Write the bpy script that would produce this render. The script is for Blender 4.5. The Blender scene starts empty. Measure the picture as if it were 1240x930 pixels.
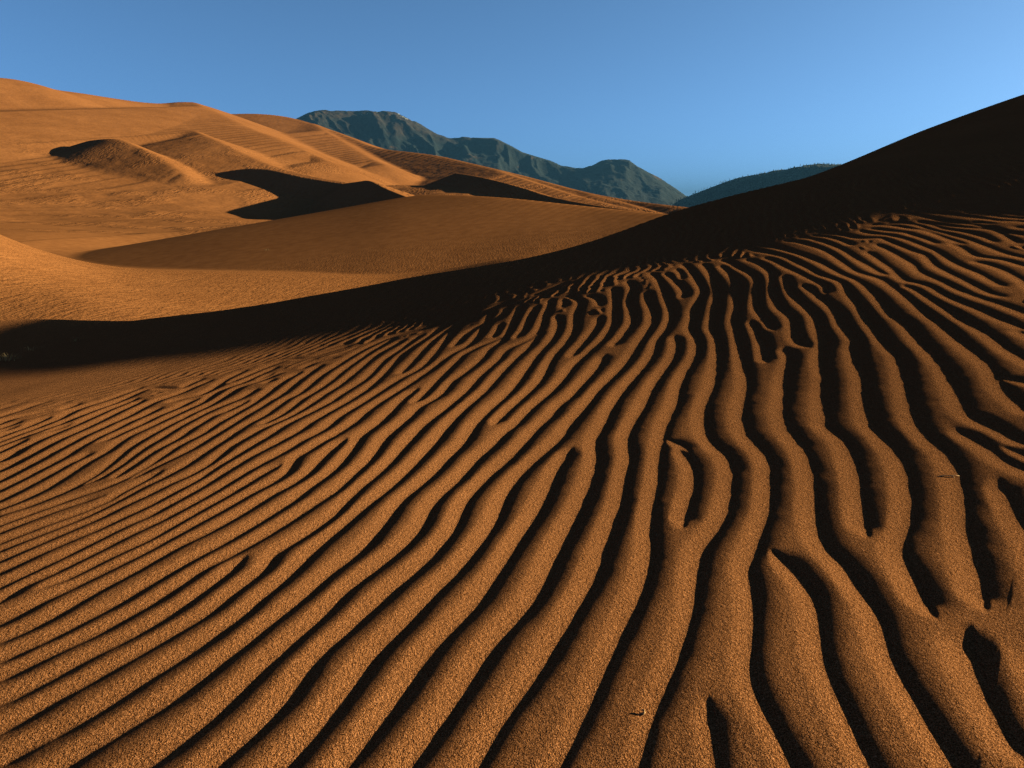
# (x0, y0, scale, (clip x0,y0,x1,y1), "polyline; polyline; ...") : ripple troughs traced from the photograph
TR = []
def C(x0, y0, s, clip, txt):
    for ln in txt.replace('\n', ' ').split(';'):
        p = [tuple(float(v) for v in t.split(',')) for t in ln.split()]
        if len(p) > 1:
            TR.append((clip, [(x0 + a / s, y0 + b / s) for a, b in p]))
C(0,730,4,(-60,729,311,990),"""-120,145 0,85 100,40 185,-4; -120,222 0,172 130,120 250,62 365,-4; -120,322 0,268 150,200 300,135 440,60 560,-4;
-120,410 0,358 150,290 300,215 450,150 600,70 730,-4; -120,530 0,478 130,418 260,350 400,275 480,230 620,165 760,90 910,-4;
-120,675 0,612 150,535 280,455 420,380 560,305 700,225 850,140 990,60 1085,-4;
-120,840 0,775 120,705 240,640 360,585 470,520 600,440 750,340 880,260 1000,185 1110,105 1240,15;
120,920 310,790 420,715 530,650 640,580 760,510 860,450 930,395 1030,320 1130,240 1240,160;
500,930 680,800 800,735 900,650 1000,575 1100,490 1190,400 1240,355; 900,920 1040,790 1130,710 1240,620""")
C(310,730,4,(309,729,621,990),"""0,10 20,0; 0,155 70,95 140,45 200,-4; 0,355 60,290 150,215 230,140 310,75 390,-4;
0,620 90,530 180,440 240,345 310,250 380,185 460,120 540,45 600,-4;
20,930 140,800 230,700 310,610 380,520 450,430 520,340 570,260 650,180 740,95 830,-4;
320,930 430,800 520,690 620,560 690,470 750,390 810,300 880,205 960,120 1040,40 1085,-4;
640,930 745,800 830,690 900,590 960,500 1030,400 1090,310 1150,220 1210,140 1240,110;
1000,930 1075,800 1140,690 1200,580 1240,520""")
C(620,730,4,(619,729,931,990),"""0,110 60,50 110,-4; 0,520 60,440 120,360 180,270 240,170 290,90 335,-4;
170,930 235,800 300,670 360,550 410,440 450,340 500,230 550,130 590,50 615,-4;
590,930 620,800 660,660 690,540 740,440 780,340 820,250 850,150 880,50 890,-4;
1020,930 1005,800 990,690 975,580 960,490; 1180,-4 1178,120 1165,250 1165,350 1200,450 1240,530""")
C(930,730,4,(929,729,1300,990),"""0,530 60,640 120,760 140,800 190,930; 250,-4 260,110 275,230 310,360 370,480 430,620 490,740 520,800 590,930;
510,-40 530,0 570,110 600,230 660,350 730,460 800,580 870,690 940,800 1010,930; 790,-4 805,40; 990,150 1005,230 1040,340 1085,460 1145,580 1210,690 1300,820;
1055,-4 1058,10; 1290,200 1350,400 1430,520 1480,600; 1440,-4 1480,120 1540,260""")
C(0,530,4,(-60,540,311,731),"""-120,200 0,153 85,118; -120,250 0,205 60,175 170,118; -120,295 0,247 100,200 200,150 264,118; -120,340 0,293 110,240 220,185 344,118 450,70;
-120,378 0,330 110,290 230,235 340,170 422,118 500,75 582,38; -120,405 0,358 120,325 240,280 360,230 480,165 560,105 636,40;
420,215 500,180 600,120 710,40; -120,458 0,410 120,365 250,320 370,275 500,235 620,185 740,120 862,40; 560,185 660,120 780,40; 640,190 760,130 860,85 956,40;
-120,490 0,445 100,405 220,360 330,320 430,290 490,275; -120,542 0,495 130,445 250,400 370,360 470,320 540,290 590,255 680,210 780,155;
-120,578 0,530 130,480 260,430 380,385 500,330 600,280 700,225 800,180 900,130 970,85 1040,40;
-120,630 0,582 120,530 250,475 380,420 500,370 610,315 720,265 830,210 940,165 1030,115 1080,75 1120,40;
-120,695 0,640 130,580 260,520 380,470 500,420 620,365 740,310 850,250 960,195 1070,125 1160,75 1216,40;
-120,770 0,710 130,650 250,595 370,535 490,475 610,415 730,365 850,300 970,235 1100,155 1240,75;
-120,860 0,785 80,730 150,690 260,645 390,580 520,515 640,455 760,400 880,340 1000,275 1120,205 1240,135;
220,715 340,665 460,605 580,545 700,495 820,430 940,360 1060,295 1150,245 1240,190;
165,802 270,750 370,705 480,650 600,595 720,535 840,470 960,405 1100,330 1240,250;
350,802 450,745 550,690 660,635 780,565 890,505 1010,450 1130,385 1240,320;
560,804 670,735 780,670 900,600 1010,540 1130,475 1240,410;
730,802 800,755 900,690 1000,620 1130,555 1240,495; 900,806 970,750 1060,685 1130,630 1185,580; 1065,806 1160,725 1240,670""")
C(310,530,4,(309,540,621,731),"""0,75 90,30 150,0; 0,135 80,95 160,55 250,10 275,-10; 0,190 60,155 115,132; 165,115 230,75 300,40 370,0;
0,250 80,215 150,170 203,128; 0,320 100,260 200,210 270,160 310,115 360,65 420,18; 0,410 100,350 200,290 270,235 350,180 410,130 450,80 490,40 520,-4;
0,495 100,435 200,375 300,310 400,250 490,165 560,100 600,50 640,-4; 0,670 60,620 95,555 180,500 280,440 380,370 460,290 530,225 610,160 680,90 720,40 760,-4;
0,790 100,720 190,640 260,570 320,510 420,430 490,370 560,310 640,250 720,180 790,110 850,40 880,-4;
190,806 290,720 390,630 480,570 550,510 600,450 650,390 690,330 740,275 810,220 880,160 950,80 1000,20 1010,-4;
380,806 460,720 550,655 640,590 720,530 790,460 830,400 860,330 920,260 1000,190 1080,100 1150,30 1180,-4;
595,806 680,720 770,650 840,590 910,520 970,440 1000,370 1030,300 1090,230 1160,160 1240,100;
820,806 900,720 980,650 1050,570 1110,490 1170,400 1210,300 1240,240; 1080,806 1150,700 1210,610 1240,560""")
C(620,530,4,(619,541,931,731),"""0,100 60,40 90,-4; 0,235 60,165 130,100 200,40 240,-4; 0,560 70,450 140,350 190,250 230,150 290,60;
110,806 180,670 230,560 290,440 350,330 390,230 420,130 430,60 410,-4; 340,806 420,660 460,540 500,430 540,310 555,200 580,100 585,-4;
613,806 660,680 685,560 680,440 690,320 715,200 720,100 718,75; 835,425 860,330 890,230 885,140 850,80 790,35 740,5;
890,806 905,680 930,540 1000,450 1050,370 1070,250 1080,150 1040,60 980,-4; 1180,806 1170,700 1150,630 1180,560 1215,460 1232,380""")
C(930,530,4,(929,539,1300,731),"""-30,500 5,400 20,250 20,120 -5,40 -40,-4; 250,806 210,720 150,650 90,590 35,552; 150,-4 210,100 235,230 240,350 255,460 300,540 370,600 430,680 480,760 515,806;
345,-4 420,80 450,180 465,300 480,400 487,465; 580,-4 650,80 690,180 705,300 700,400 660,500 660,570 710,650 750,730 790,806; 800,-4 880,70 930,150 955,250 965,350 980,450 1010,560 1045,680 1057,780;
1010,-4 1100,60 1180,120 1260,150 1380,200; 1135,215 1170,280 1220,370 1290,480 1350,600 1400,720 1440,806; 1150,40 1240,70 1380,130""")
C(310,460,10.333,(309,465,425,541),"""190,835 340,750 480,680 600,610 700,530 800,470 900,405 1040,320 1240,210; 460,835 600,750 750,680 880,610 980,530 1060,450 1150,400 1240,350;
720,835 880,750 1000,690 1100,620 1240,560; 980,835 1080,770 1120,750; 0,790 100,740 220,670 320,600 400,550 500,495 620,430 750,365 880,290 960,250 1060,175 1160,105 1240,75;
0,665 80,600 170,565 240,535; 90,548 200,490 300,440 400,375 500,300 600,215 700,160 800,100 960,-8; 350,495 470,430 600,350 700,280 800,220 880,155 1000,90 1160,5;
0,495 120,430 250,335 370,250 440,205 530,170 610,120 680,70 770,0; 0,370 100,310 180,250 300,190 390,130 470,80 560,20 600,-10; 0,280 70,230 110,195; 115,165 200,130 280,70 350,0""")
C(420,460,10.333,(425,465,529,541),"""-20,120 60,90 210,0; -20,275 100,200 220,130 330,60 430,-8; -20,415 100,330 200,270 310,200 420,130 530,50 620,-8;
-20,620 100,540 180,480 260,390 380,300 470,230 600,150 700,90 810,25 860,-10; 110,835 190,700 300,620 430,530 530,430 600,360 660,280 720,220 800,150 880,100;
850,270 930,220 990,160 1040,90 1090,30 1120,-10; 410,835 520,700 640,600 760,500 860,410 930,320 1040,260 1150,200 1240,130;
720,835 850,710 960,590 1060,500 1150,420 1240,345; 1060,835 1160,730 1240,640""")
C(310,400,10.333,(312,400,425,465),"""0,570 100,525 200,485 270,450; 280,415 380,365 500,305; 0,500 110,460 250,410; 20,610 120,575 220,530; 0,670 100,620 220,560 350,510 480,470; 30,710 130,660 230,610;
240,710 340,640 450,580 560,520; 440,710 550,620 660,550 740,480 830,430; 650,722 720,650 820,570 930,490 1050,420 1140,350 1240,290; 830,715 940,650 1020,570 1120,480 1190,420 1240,400;
1010,710 1130,640 1240,570; 480,525 600,470 720,405 840,355; 620,390 740,330 800,310; 900,265 1000,220 1080,185; 450,410 560,350 600,300; 920,380 1030,330; 1080,230 1220,175""")
C(420,380,10.333,(425,380,529,465),"""0,560 100,500 230,440; 250,420 340,380 440,345; 0,650 100,590 200,545 300,470 410,410 500,360 600,300; -10,845 80,765 150,700 220,640 300,570 400,495 510,435 620,380 720,320;
20,925 140,870 260,795 340,720 410,640 500,555 590,500 700,430 800,355 900,285 960,255; 250,920 380,830 470,750 560,650 650,560 730,480 850,400 960,330 1070,260 1180,200;
480,920 600,840 720,770 850,710 960,650 1060,600; 690,735 760,650 820,600; 910,540 970,470 1020,400 1070,340; 700,920 850,820 990,730 1100,670 1200,590 1240,560;
1140,520 1170,450 1230,390; 1060,920 1110,840 1240,720; 500,300 600,260 700,215; 720,265 830,210; 860,240 1000,180 1120,130 1200,100; 1060,300 1150,220 1240,190""")
C(200,430,8.454,(205,430,312,541),"""860,935 1015,860; 660,935 800,860 920,800 980,745 1015,720; 495,935 620,860 720,790 820,720 920,650 1015,600; 310,935 450,850 560,780 670,710 780,640 890,570 1015,500;
110,935 280,850 420,780 490,720 600,650 720,590 840,520 940,470 1015,430; 0,920 120,860 230,780 290,730 400,670 510,600 640,560 740,510 850,460; 0,815 100,750 220,680 340,620 460,560 580,510 700,465 800,430 870,390 940,350 1015,310;
0,720 110,670 220,620 310,570 440,520 480,505; 0,655 110,600 220,550 320,505 410,470 450,430 530,400; 0,580 100,545 200,500 260,460 340,435; 260,435 380,385 480,340 600,285; 600,430 680,400 730,380;
470,400 580,345 680,310 800,275 900,225 1015,180; 570,470 650,450; 680,360 800,310 900,280 1015,240; 560,275 680,220 770,175 830,150; 660,275 760,235 880,190 1015,120; 0,385 110,350 220,310 300,270 390,235;
80,440 160,400 230,380; 60,470 140,445; 0,430 100,395 220,350 340,300 480,250""")
C(100,450,10.333,(110,450,205,541),"""960,935 1120,860 1240,800; 780,935 930,860 1040,790 1130,720 1240,660; 600,935 690,880 820,800 930,740 1060,660 1240,590; 420,925 475,900; 450,850 560,810 690,750 820,690 950,630 1080,560 1240,490;
220,880 350,830 470,770 600,710 740,650 850,590 970,530 1100,470 1240,420; 0,900 130,840 270,780 390,730 500,670 580,620 700,570 820,520 920,460 980,440;
0,810 120,760 260,690 350,640 470,595 560,550 640,510 740,450 830,400 930,350 1080,290 1240,200; 0,715 120,660 260,590 380,530 470,480 600,420 700,370 760,340; 20,615 120,570 240,510 340,460 460,410 580,360 680,320;
0,530 100,480 190,450 340,400 480,345 620,285 740,235 860,190 950,160; 860,240 960,200 1060,170; 1110,335 1240,285; 1090,370 1220,330; 0,420 150,380 300,340 450,290 600,240 740,190; 1120,190 1240,145""")
C(0,470,10.333,(-60,470,110,561),"""-200,310 0,255 150,210 320,170; -200,405 0,345 130,300 270,260 400,210 520,175 620,150; -200,490 0,435 120,380 250,320; 300,350 400,320 500,290 640,250; -200,545 0,490 120,450 250,410; 0,535 120,490 230,460;
-200,660 0,595 120,545 250,500 370,460 480,410 620,360; 640,300 760,260 880,215 990,175; -200,725 0,655 130,605 260,555 400,510 530,460 660,405 790,360 900,310; 860,280 960,240 1060,210;
-200,780 0,710 120,660 250,620 370,570 500,530 620,480 760,440 880,385 990,340 1100,290 1180,250; -200,850 0,775 100,735 210,690 320,640; 620,540 760,490 900,435;
-200,970 20,890 130,840 210,790 260,750 380,700 500,640 620,590 740,540 850,490 960,450 1040,410 1130,370 1240,320; 200,932 310,860 440,800 540,740 640,690 740,640 850,590 950,550 1080,490 1240,420;
420,932 560,860 680,790 800,730 920,670 1020,610 1130,550 1240,510; 660,932 830,850 930,780 1010,730 1130,670 1240,610; 870,932 1040,860 1120,800 1190,750 1240,730; 1070,932 1240,860""")
C(520,440,9.3,(529,445,638,546),"""0,80 90,30 150,0; 0,240 60,190 130,120 230,60 320,10; 0,430 90,380 170,320 220,250 290,170 390,110 480,50 540,0; 0,660 90,590 200,500 290,420 380,340 470,260 560,150 640,80 720,0;
20,950 150,800 250,680 350,570 450,470 560,370 660,280 740,190 820,100 910,0; 340,985 380,920 470,800 540,680 640,570 740,470 850,370 960,260 1050,150 1116,60; 750,675 830,590 930,490 1030,400 1116,330;
690,985 740,925 820,830 900,740 980,690 1060,620 1116,570; 1020,960 1116,860""")
C(630,430,8.454,(638,430,745,546),"""0,260 60,160 110,80 170,0; 0,440 100,360 200,270 270,170 310,80 350,0; 0,640 110,540 220,450 330,360 430,260 510,160 570,80 640,20;
-20,960 130,820 230,700 340,610 430,490 540,410 640,290 740,190 820,100 880,0; 310,965 350,925 460,820 540,690 640,580 730,470 800,360 900,260 1015,130; 740,900 830,800 890,690 950,560 1015,430""")
C(520,350,9.3,(529,355,625,445),"""100,760 150,690 190,620; 200,560 240,530; 280,640 360,570 410,500 450,440; 530,590 580,520 640,440; 725,540 790,460 820,390; 930,490 960,420 1000,350; 540,430 640,390 740,355 830,330; 470,390 540,320 590,280; 640,370 690,310 730,260; 830,310 860,260 900,210; 1000,290 1040,230 1060,190;
0,580 120,520 240,450 340,400 450,380; 0,520 80,480 180,400 280,340 400,270 500,210; 0,410 120,350 230,290 340,240 450,190; 250,430 330,380 440,330 560,270; 650,260 750,200 850,170 940,130;
20,890 140,805 280,710 330,680 440,640 500,605; 170,930 270,860 350,780 400,720 470,690 560,640 640,610 740,575 850,530; 420,930 520,850 620,770 660,700 720,640 800,600 880,560 960,510 1060,450;
620,930 700,850 800,790 870,690 930,620 1000,580 1070,540 1116,470; 830,930 920,820 1000,750 1116,680; 1060,930 1116,860""")
C(600,330,6.2,(625,330,722,431),"""0,540 100,480 150,400 160,360; 60,560 160,490 220,430 250,380 240,350; 100,590 200,530 280,490 340,430 370,370 360,330; 180,620 260,560 300,500 350,440; 310,625 420,520 470,440 490,360 465,320;
440,625 540,530 600,430 610,350 600,310; 580,625 700,500 760,400 770,320 745,285; 670,625 800,510 890,400 900,320 885,270;
60,320 100,260 120,230; 180,300 200,250; 280,300 320,250; 390,280 430,230 420,200; 510,260 540,225 515,195; 600,270 660,220 610,190 560,170; 790,225 800,190 755,195; 690,170 720,150; 830,150 800,120;
300,170 420,120 540,70""")
C(700,310,5.391,(722,310,905,421),"""0,610 90,540 140,460 150,390; 60,650 180,540 240,440 250,360 232,325; 170,650 300,530 370,430 360,340 330,290 340,235; 330,650 440,530 500,430 500,350 470,290 460,230; 490,650 510,560 580,490 620,400 620,340 590,280 580,225;
640,640 660,560 640,525; 790,650 800,560 740,480 760,400 770,330 745,300; 920,650 930,560 880,470 900,380 910,300 925,220 880,150; 1070,650 1060,540 1030,420 1050,330 1050,240 1060,180 1000,110 940,60;
1240,540 1190,480 1150,430; 1170,370 1170,260 1170,180 1100,110 1020,50 950,20; 50,330 50,290 15,275; 150,320 160,280 132,272; 260,290 270,250 235,205; 380,260 380,210 330,160; 560,170 540,130 480,110;
690,268 720,230 690,192 652,182; 622,150 580,110; 685,150 690,110 650,85; 805,290 830,230 810,180 760,150; 770,110 740,80 690,50; 900,110 870,80 820,50""")
C(730,410,5.391,(745,421,921,546),"""0,120 80,50 120,0; 0,310 100,220 180,130 240,50 270,-10; 0,540 60,440 150,330 230,230 310,140 370,60 400,-10; 190,760 170,650 220,540 280,440 330,330 390,230 460,140 510,50 520,-10;
380,750 400,650 430,550 465,480 500,400 515,300 560,200 620,110 660,30 670,-10; 410,645 450,660 530,690 600,755; 800,760 720,680 680,600 670,500 690,400 735,300 755,190 770,90 780,-10; 1070,760 1010,690 940,600 920,500 930,400 955,300 950,230 920,130 900,0;
1080,150 1080,80 1070,0""")
C(890,400,5.391,(921,399,1080,541),"""20,-10 40,100 60,250 90,330 80,430 70,530 80,620 140,710 180,765; 213,200 200,120 190,50 160,5; 335,115 375,170 360,220 340,300 330,420 320,520 350,620 410,700 480,765; 490,105 440,80 400,60 370,-10;
540,-10 600,60 580,120 570,200 600,300 590,420 600,520 610,620 700,690 800,765; 730,-10 800,50 790,120 810,200 850,290 860,400 880,500 900,600 980,680 1090,765; 930,-10 960,40 1010,100 1080,180 1110,300 1150,400 1180,500 1200,600 1240,640""")
C(1060,390,6.2,(1080,398,1300,541),"""0,30 20,60 80,150 190,250 230,380 260,500 280,620 320,740 380,820 480,920 520,950; 240,-10 290,60 360,150 440,230 520,320 590,430 640,540 680,640 740,710 900,780 1050,860 1180,930;
635,805 720,850 850,920 900,950; 510,0 620,110 720,190 820,270 910,360 935,430 1000,520 1080,600 1200,700; 935,395 1020,420 1116,435 1300,480; 730,-10 780,20 870,80 950,150 1020,205 1116,260 1300,360; 1000,0 1080,50 1116,70 1300,150""")
C(1040,290,6.2,(1050,295,1300,399),"""200,760 130,650 60,560 0,490; 300,238 220,190 130,125 50,80 0,60; 220,258 150,235 80,185 0,120; 470,760 380,630 270,560 200,490 150,420 60,330 0,300; 780,760 640,630 520,550 420,470 330,390 240,330 180,290 80,260 0,220; 1070,760 920,660 790,590 680,520 560,450 500,410 420,360 345,335;
1340,700 1240,650 1060,580 900,510 740,450 630,400 560,350 450,315 340,300 295,250; 1400,600 1240,540 1080,480 920,430 760,370 640,310 520,260 445,220 430,180 300,110 200,60 100,20; 1110,425 980,390 860,330 740,270 640,220 570,180 520,110 400,80 300,30 250,0;
1105,345 1020,310 920,250 800,200 710,182; 1400,420 1240,300 1100,220 960,175 870,160; 680,130 600,90 500,50 400,15; 1400,220 1240,190 1100,150 1000,138 880,120 780,60 650,10; 1400,160 1240,135 1130,110 1040,80 940,40 860,5""")
C(1040,200,6.2,(1050,225,1300,296),"""1500,185 1240,185 1100,190 1000,195; 1500,210 1240,210 1100,205 950,215; 1500,240 1240,240 1080,230 900,230 800,245; 1500,275 1240,272 1060,260 900,250 700,260; 1500,305 1240,303 1000,300 920,305; 860,320 760,310 600,300 500,310;
1500,340 1240,335 1100,325 960,315; 1500,378 1240,370 1100,355 980,335 850,328 700,320 560,325; 1500,410 1240,397 1080,385 950,360 800,345; 1130,430 1000,405 880,390 720,365 560,350 430,335; 1500,440 1240,425 1100,412; 1020,440 920,430 840,425;
1500,500 1240,472 1160,465; 1060,480 900,450 780,430 640,410 520,385 400,355 280,350; 1500,560 1240,520 1100,500 980,478 850,468 700,450 600,430 440,415; 1040,580 960,540 860,510 760,490 660,475 560,440 450,415; 1240,600 1160,560 1100,520;
950,605 850,560 700,520 560,480 450,440 330,425 200,430; 880,620 760,580 620,530 500,480 400,470 300,450 160,440 0,445; 760,640 620,600 500,550 400,520 360,500 250,490 120,470 0,470; 600,640 480,600 380,560 310,540 200,515 80,510 0,505; 400,640 300,600 225,570 200,545 100,525""")
C(880,250,6.2,(905,250,1050,400),"""60,940 70,800 90,700 90,600 60,530 0,470; 235,940 195,865; 370,940 280,830 230,760 240,650 250,560 190,480 100,420 0,400; 530,940 500,830 400,760 360,660 350,560 350,500 270,430 180,400 100,370 0,375; 700,940 690,830 590,740 500,660 460,580 440,520;
900,940 850,800 760,710 700,680; 660,650 640,610 580,590; 1140,940 1080,820 1000,730 930,650 880,570 800,540 700,510 600,450 500,400 400,350; 750,650 770,600 700,570; 1250,800 1150,680 1060,590 980,550 900,520 820,480 720,420 620,380 520,340;
1250,595 1150,550 1060,520 980,490 900,430 820,370 760,350; 1200,510 1100,460 1000,400 900,340 870,310; 640,550 560,500 470,460 380,410 300,380; 745,310 650,290 560,260 450,250; 840,300 740,260 640,230 550,225; 950,290 880,250 780,220 650,210;
1100,290 1010,240 900,210 800,195 700,190; 460,320 360,295 270,285; 360,350 260,330 180,310; 1250,390 1130,320 1050,265 990,235; 1250,310 1160,240; 1250,225 1130,210 1010,175; 1250,160 1130,140; 1250,185 1130,175""")
WR, WL = .60, .58
SA = (.122, .0465, .0165); GRAIN = .009; DK = .58
AIR, DUST, OZONE, SKY = .23, 1.5, 3.2, .062
SUN, SUNCOL, EXPO, HAZE, HAZECOL = 5.0, (1.0, .90, .52), 3.1, .00007, (.017, .050, .105, 1)
TUFTS = [(12,436,60,.16,.16,.2,'tangled dry grass tuft lowest at the left edge of the shadow'),
 (38,424,22,.10,.14,.2,'sparse straw tuft beside the tangled clump in the shadow'),
 (90,414,16,.14,.10,.6,'arching dry grass stems in the middle of the shadow band')]
SHRUBS = [(322,304,9,.22,.45,'small dark shrub alone on the smooth brown dune slope')]
DENOISE = True
import bpy, bmesh, math, random
import numpy as np
from mathutils import Vector
random.seed(7); rng = np.random.default_rng(7)
sc = bpy.context.scene; col = sc.collection
HC = 1.1; F = 826.7; TH = math.radians(13.4); CT, ST = math.cos(TH), math.sin(TH)
SUN_EL, SUN_AZ = math.radians(12.8), math.radians(78.0)      # azimuth clockwise from the view direction (+Y)

def ray(px, py):
    """pixel of the 1240x930 photograph -> azimuth and tangent of the elevation"""
    xc = (np.asarray(px, float) - 620) / F; yc = (465 - np.asarray(py, float)) / F
    Y = CT + yc * ST; Z = -ST + yc * CT
    return np.arctan2(xc, Y), Z / np.hypot(xc, Y)
def pt(px, py, r):
    a, t = ray(px, py)
    return np.array([r * math.sin(a), r * math.cos(a), HC + r * t])

# ------------------------------------------------------------------ smooth interpolation
class TPS:
    def __init__(s, P, v, lam=0.0):
        P = np.asarray(P, float); v = np.asarray(v, float); n = len(P)
        d2 = ((P[:, None] - P[None]) ** 2).sum(-1)
        K = np.where(d2 > 0, .5 * d2 * np.log(np.maximum(d2, 1e-20)), 0) + lam * np.eye(n)
        Q = np.c_[np.ones(n), P]
        A = np.zeros((n + 3, n + 3)); A[:n, :n] = K; A[:n, n:] = Q; A[n:, :n] = Q.T
        s.P = P; s.c = np.linalg.solve(A, np.r_[v, 0, 0, 0])
    def __call__(s, x, y):
        out = s.c[-3] + s.c[-2] * x + s.c[-1] * y
        for (a, b), w in zip(s.P, s.c):
            d2 = (x - a) ** 2 + (y - b) ** 2
            out = out + w * .5 * d2 * np.log(np.maximum(d2, 1e-20))
        return out
def smax(a, b, k):
    h = np.maximum(k - np.abs(a - b), 0) / k
    return np.maximum(a, b) + h * h * k * .25
def sstep(a, b, x):
    t = np.clip((x - a) / (b - a), 0, 1); return t * t * (3 - 2 * t)
def vnoise(x, y, seed=0):
    """smooth value noise, about -1..1"""
    xi = np.floor(x).astype(np.int64); yi = np.floor(y).astype(np.int64); fx = x - xi; fy = y - yi
    fx = fx * fx * fx * (fx * (fx * 6 - 15) + 10); fy = fy * fy * fy * (fy * (fy * 6 - 15) + 10)
    def h(i, j):
        n = (i * 374761393 + j * 668265263 + seed * 1274126177) & 0x7fffffff
        n = ((n ^ (n >> 13)) * 1274126177) & 0x7fffffff
        return ((n ^ (n >> 16)) & 0xffff) / 32767.5 - 1
    a, b, c, d = h(xi, yi), h(xi + 1, yi), h(xi, yi + 1), h(xi + 1, yi + 1)
    return (a + (b - a) * fx) * (1 - fy) + (c + (d - c) * fx) * fy
def fbm(x, y, oct=4, seed=0, gain=.5):
    s = 0; amp = 1
    for k in range(oct):
        s = s + amp * vnoise(x * 2 ** k + 13.7 * k, y * 2 ** k - 7.1 * k, seed + k); amp *= gain
    return s

# ------------------------------------------------------------------ near dune (the rippled slope)
NEAR_PX = [(0,930,1.59),(0,700,2.55),(0,560,4.5),(0,500,6.6),(0,455,10.1),(0,399,15.8),(110,394,13.4),(180,386,12.6),
 (240,930,1.3),(240,600,2.9),(240,500,5.0),(240,432,8.4),(240,380,12.8),
 (400,560,3.1),(400,470,5.1),(400,407,7.9),(400,356,12.2),(520,385,7.7),(520,333,10.8),
 (620,930,1.15),(620,600,2.6),(620,450,4.8),(700,340,8.0),(700,300,11.4),
 (830,450,4.5),(830,315,8.5),(830,252,13.5),
 (1000,930,1.25),(1000,600,2.6),(1000,420,4.9),(1000,330,7.0),(1000,275,9.3),(1000,208,16),
 (1240,930,1.47),(1240,700,2.3),(1240,560,3.1),(1240,450,4.2),(1240,380,5.5),(1240,300,8.0),(1240,250,9.8),(1240,215,11.2),(1240,160,15.5),(1240,117,21.5),
 (1120,157,18.5)]
NEAR_XYZ = [(0,0,0),(-1.5,0,-.02),(2,0,.05),(0,-4,-.1),(-5,-3,-.2),(5,-3,.2),
 (5,1.5,.34),(9,2.5,.75),(9.5,6,1.55),
 (14,11.15,3.33),(14.3,9.6,2.8),(14.8,7.2,2.3),(15.2,5.3,1.75),(15.6,3.3,1.25),
 (22.8,13.0,5.37),(19.6,13.6,5.36),(13.1,13.0,3.95),(23.2,11.1,4.45),(23.6,9.1,4.0),(24,7.2,3.3),(24.4,5.2,2.6),(21.5,17,6.0),(30,3,2.6),(32,12,4.6),(34,22,5.5),
 (-8,3,-.5),(-9,8,-.95),(-10,13,-1.6),
 # the far side of the crest falls away
 (-3.2,17,-1.9),(0,17,-.9),(1.5,19,-.6),(6,22,-.3),(11,26,.5),(17,30,2.0),(25,34,4.0),(8,34,-4.0),(16,44,-3.5),(-2,28,-4.0),(-9,20,-3.2),(-14,14,-2.6),(-14,6,-1.6),(30,46,0)]
P = []; V = []
for px, py, r in NEAR_PX:
    q = pt(px, py, r); P.append(q[:2]); V.append(q[2])
for x, y, z in NEAR_XYZ: P.append((x, y)); V.append(z)
near_f = TPS(np.array(P) / 10, V, .002)
def near(x, y): return near_f(x / 10, y / 10)

# ------------------------------------------------------------------ far dune field
FAR_PX = [(420,322,75),
 (620,315,40),(620,312,75),(620,300,92),(420,316,100),(220,316,105),(0,314,95),(830,300,40),(830,280,80),(1100,270,60),(1300,270,60),
 (0,285,140),(0,274,190),(0,264,250),(0,240,330),(0,216,400),(100,278,190),(100,265,250),(100,240,335),(100,216,405),
 (220,280,180),(220,266,240),(220,258,290),(220,238,345),(220,217,410),(330,276,190),(330,268,250),(330,263,300),(330,244,355),(330,217,420),
(450,276,190),(450,266,250),(450,258,310),(450,232,380),(560,266,200),(560,251,240),(560,237,310),(560,226,400),(700,262,240),(700,258,420),
 (830,266,300),(830,262,600),(1000,266,400),(1240,266,600),
 (0,221,480),(0,218,700),(0,225,1000),(200,221,480),(200,220,700),(200,228,1000),(400,224,480),(400,232,700),(400,240,1000),(620,250,700),(620,256,1000),
 (0,240,1500),(400,250,1500),(830,264,1500),(1240,266,1300),
 (-400,300,80),(-400,235,265),(-400,221,500),(-400,220,900),(1700,270,80),(1700,268,400),(1700,266,1200),
 (620,266,3000),(-400,260,3000),(1700,266,3000),(620,500,8),(0,500,8),(1240,500,8)]
FLAT = [(-500,6.0),(-200,3.2),(-60,1.7),(0,.62),(45,-.4),(90,-1.05),(130,-1.4),(200,-1.7),(300,-2.0),(400,-2.25),(480,-2.4)]   # height across the lit flat behind the shadow
U = []; V = []
for px, z in FLAT:
    a = float(ray(px, 320)[0])
    for r, zz in ((17, -1.5), (24, min(z, -1.2)), (33, min(z * .6 - .4, z)), (45, z), (62, z - 1.1)): U.append((a, .55 * math.log(r))); V.append((zz - HC) / r)
for px, py, r in FAR_PX:
    a, t = ray(px, py); U.append((float(a), .55 * math.log(r))); V.append(float(t))
far_f = TPS(U, V, .003)
def R(*p): return np.array([pt(*q) for q in p])
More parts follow.
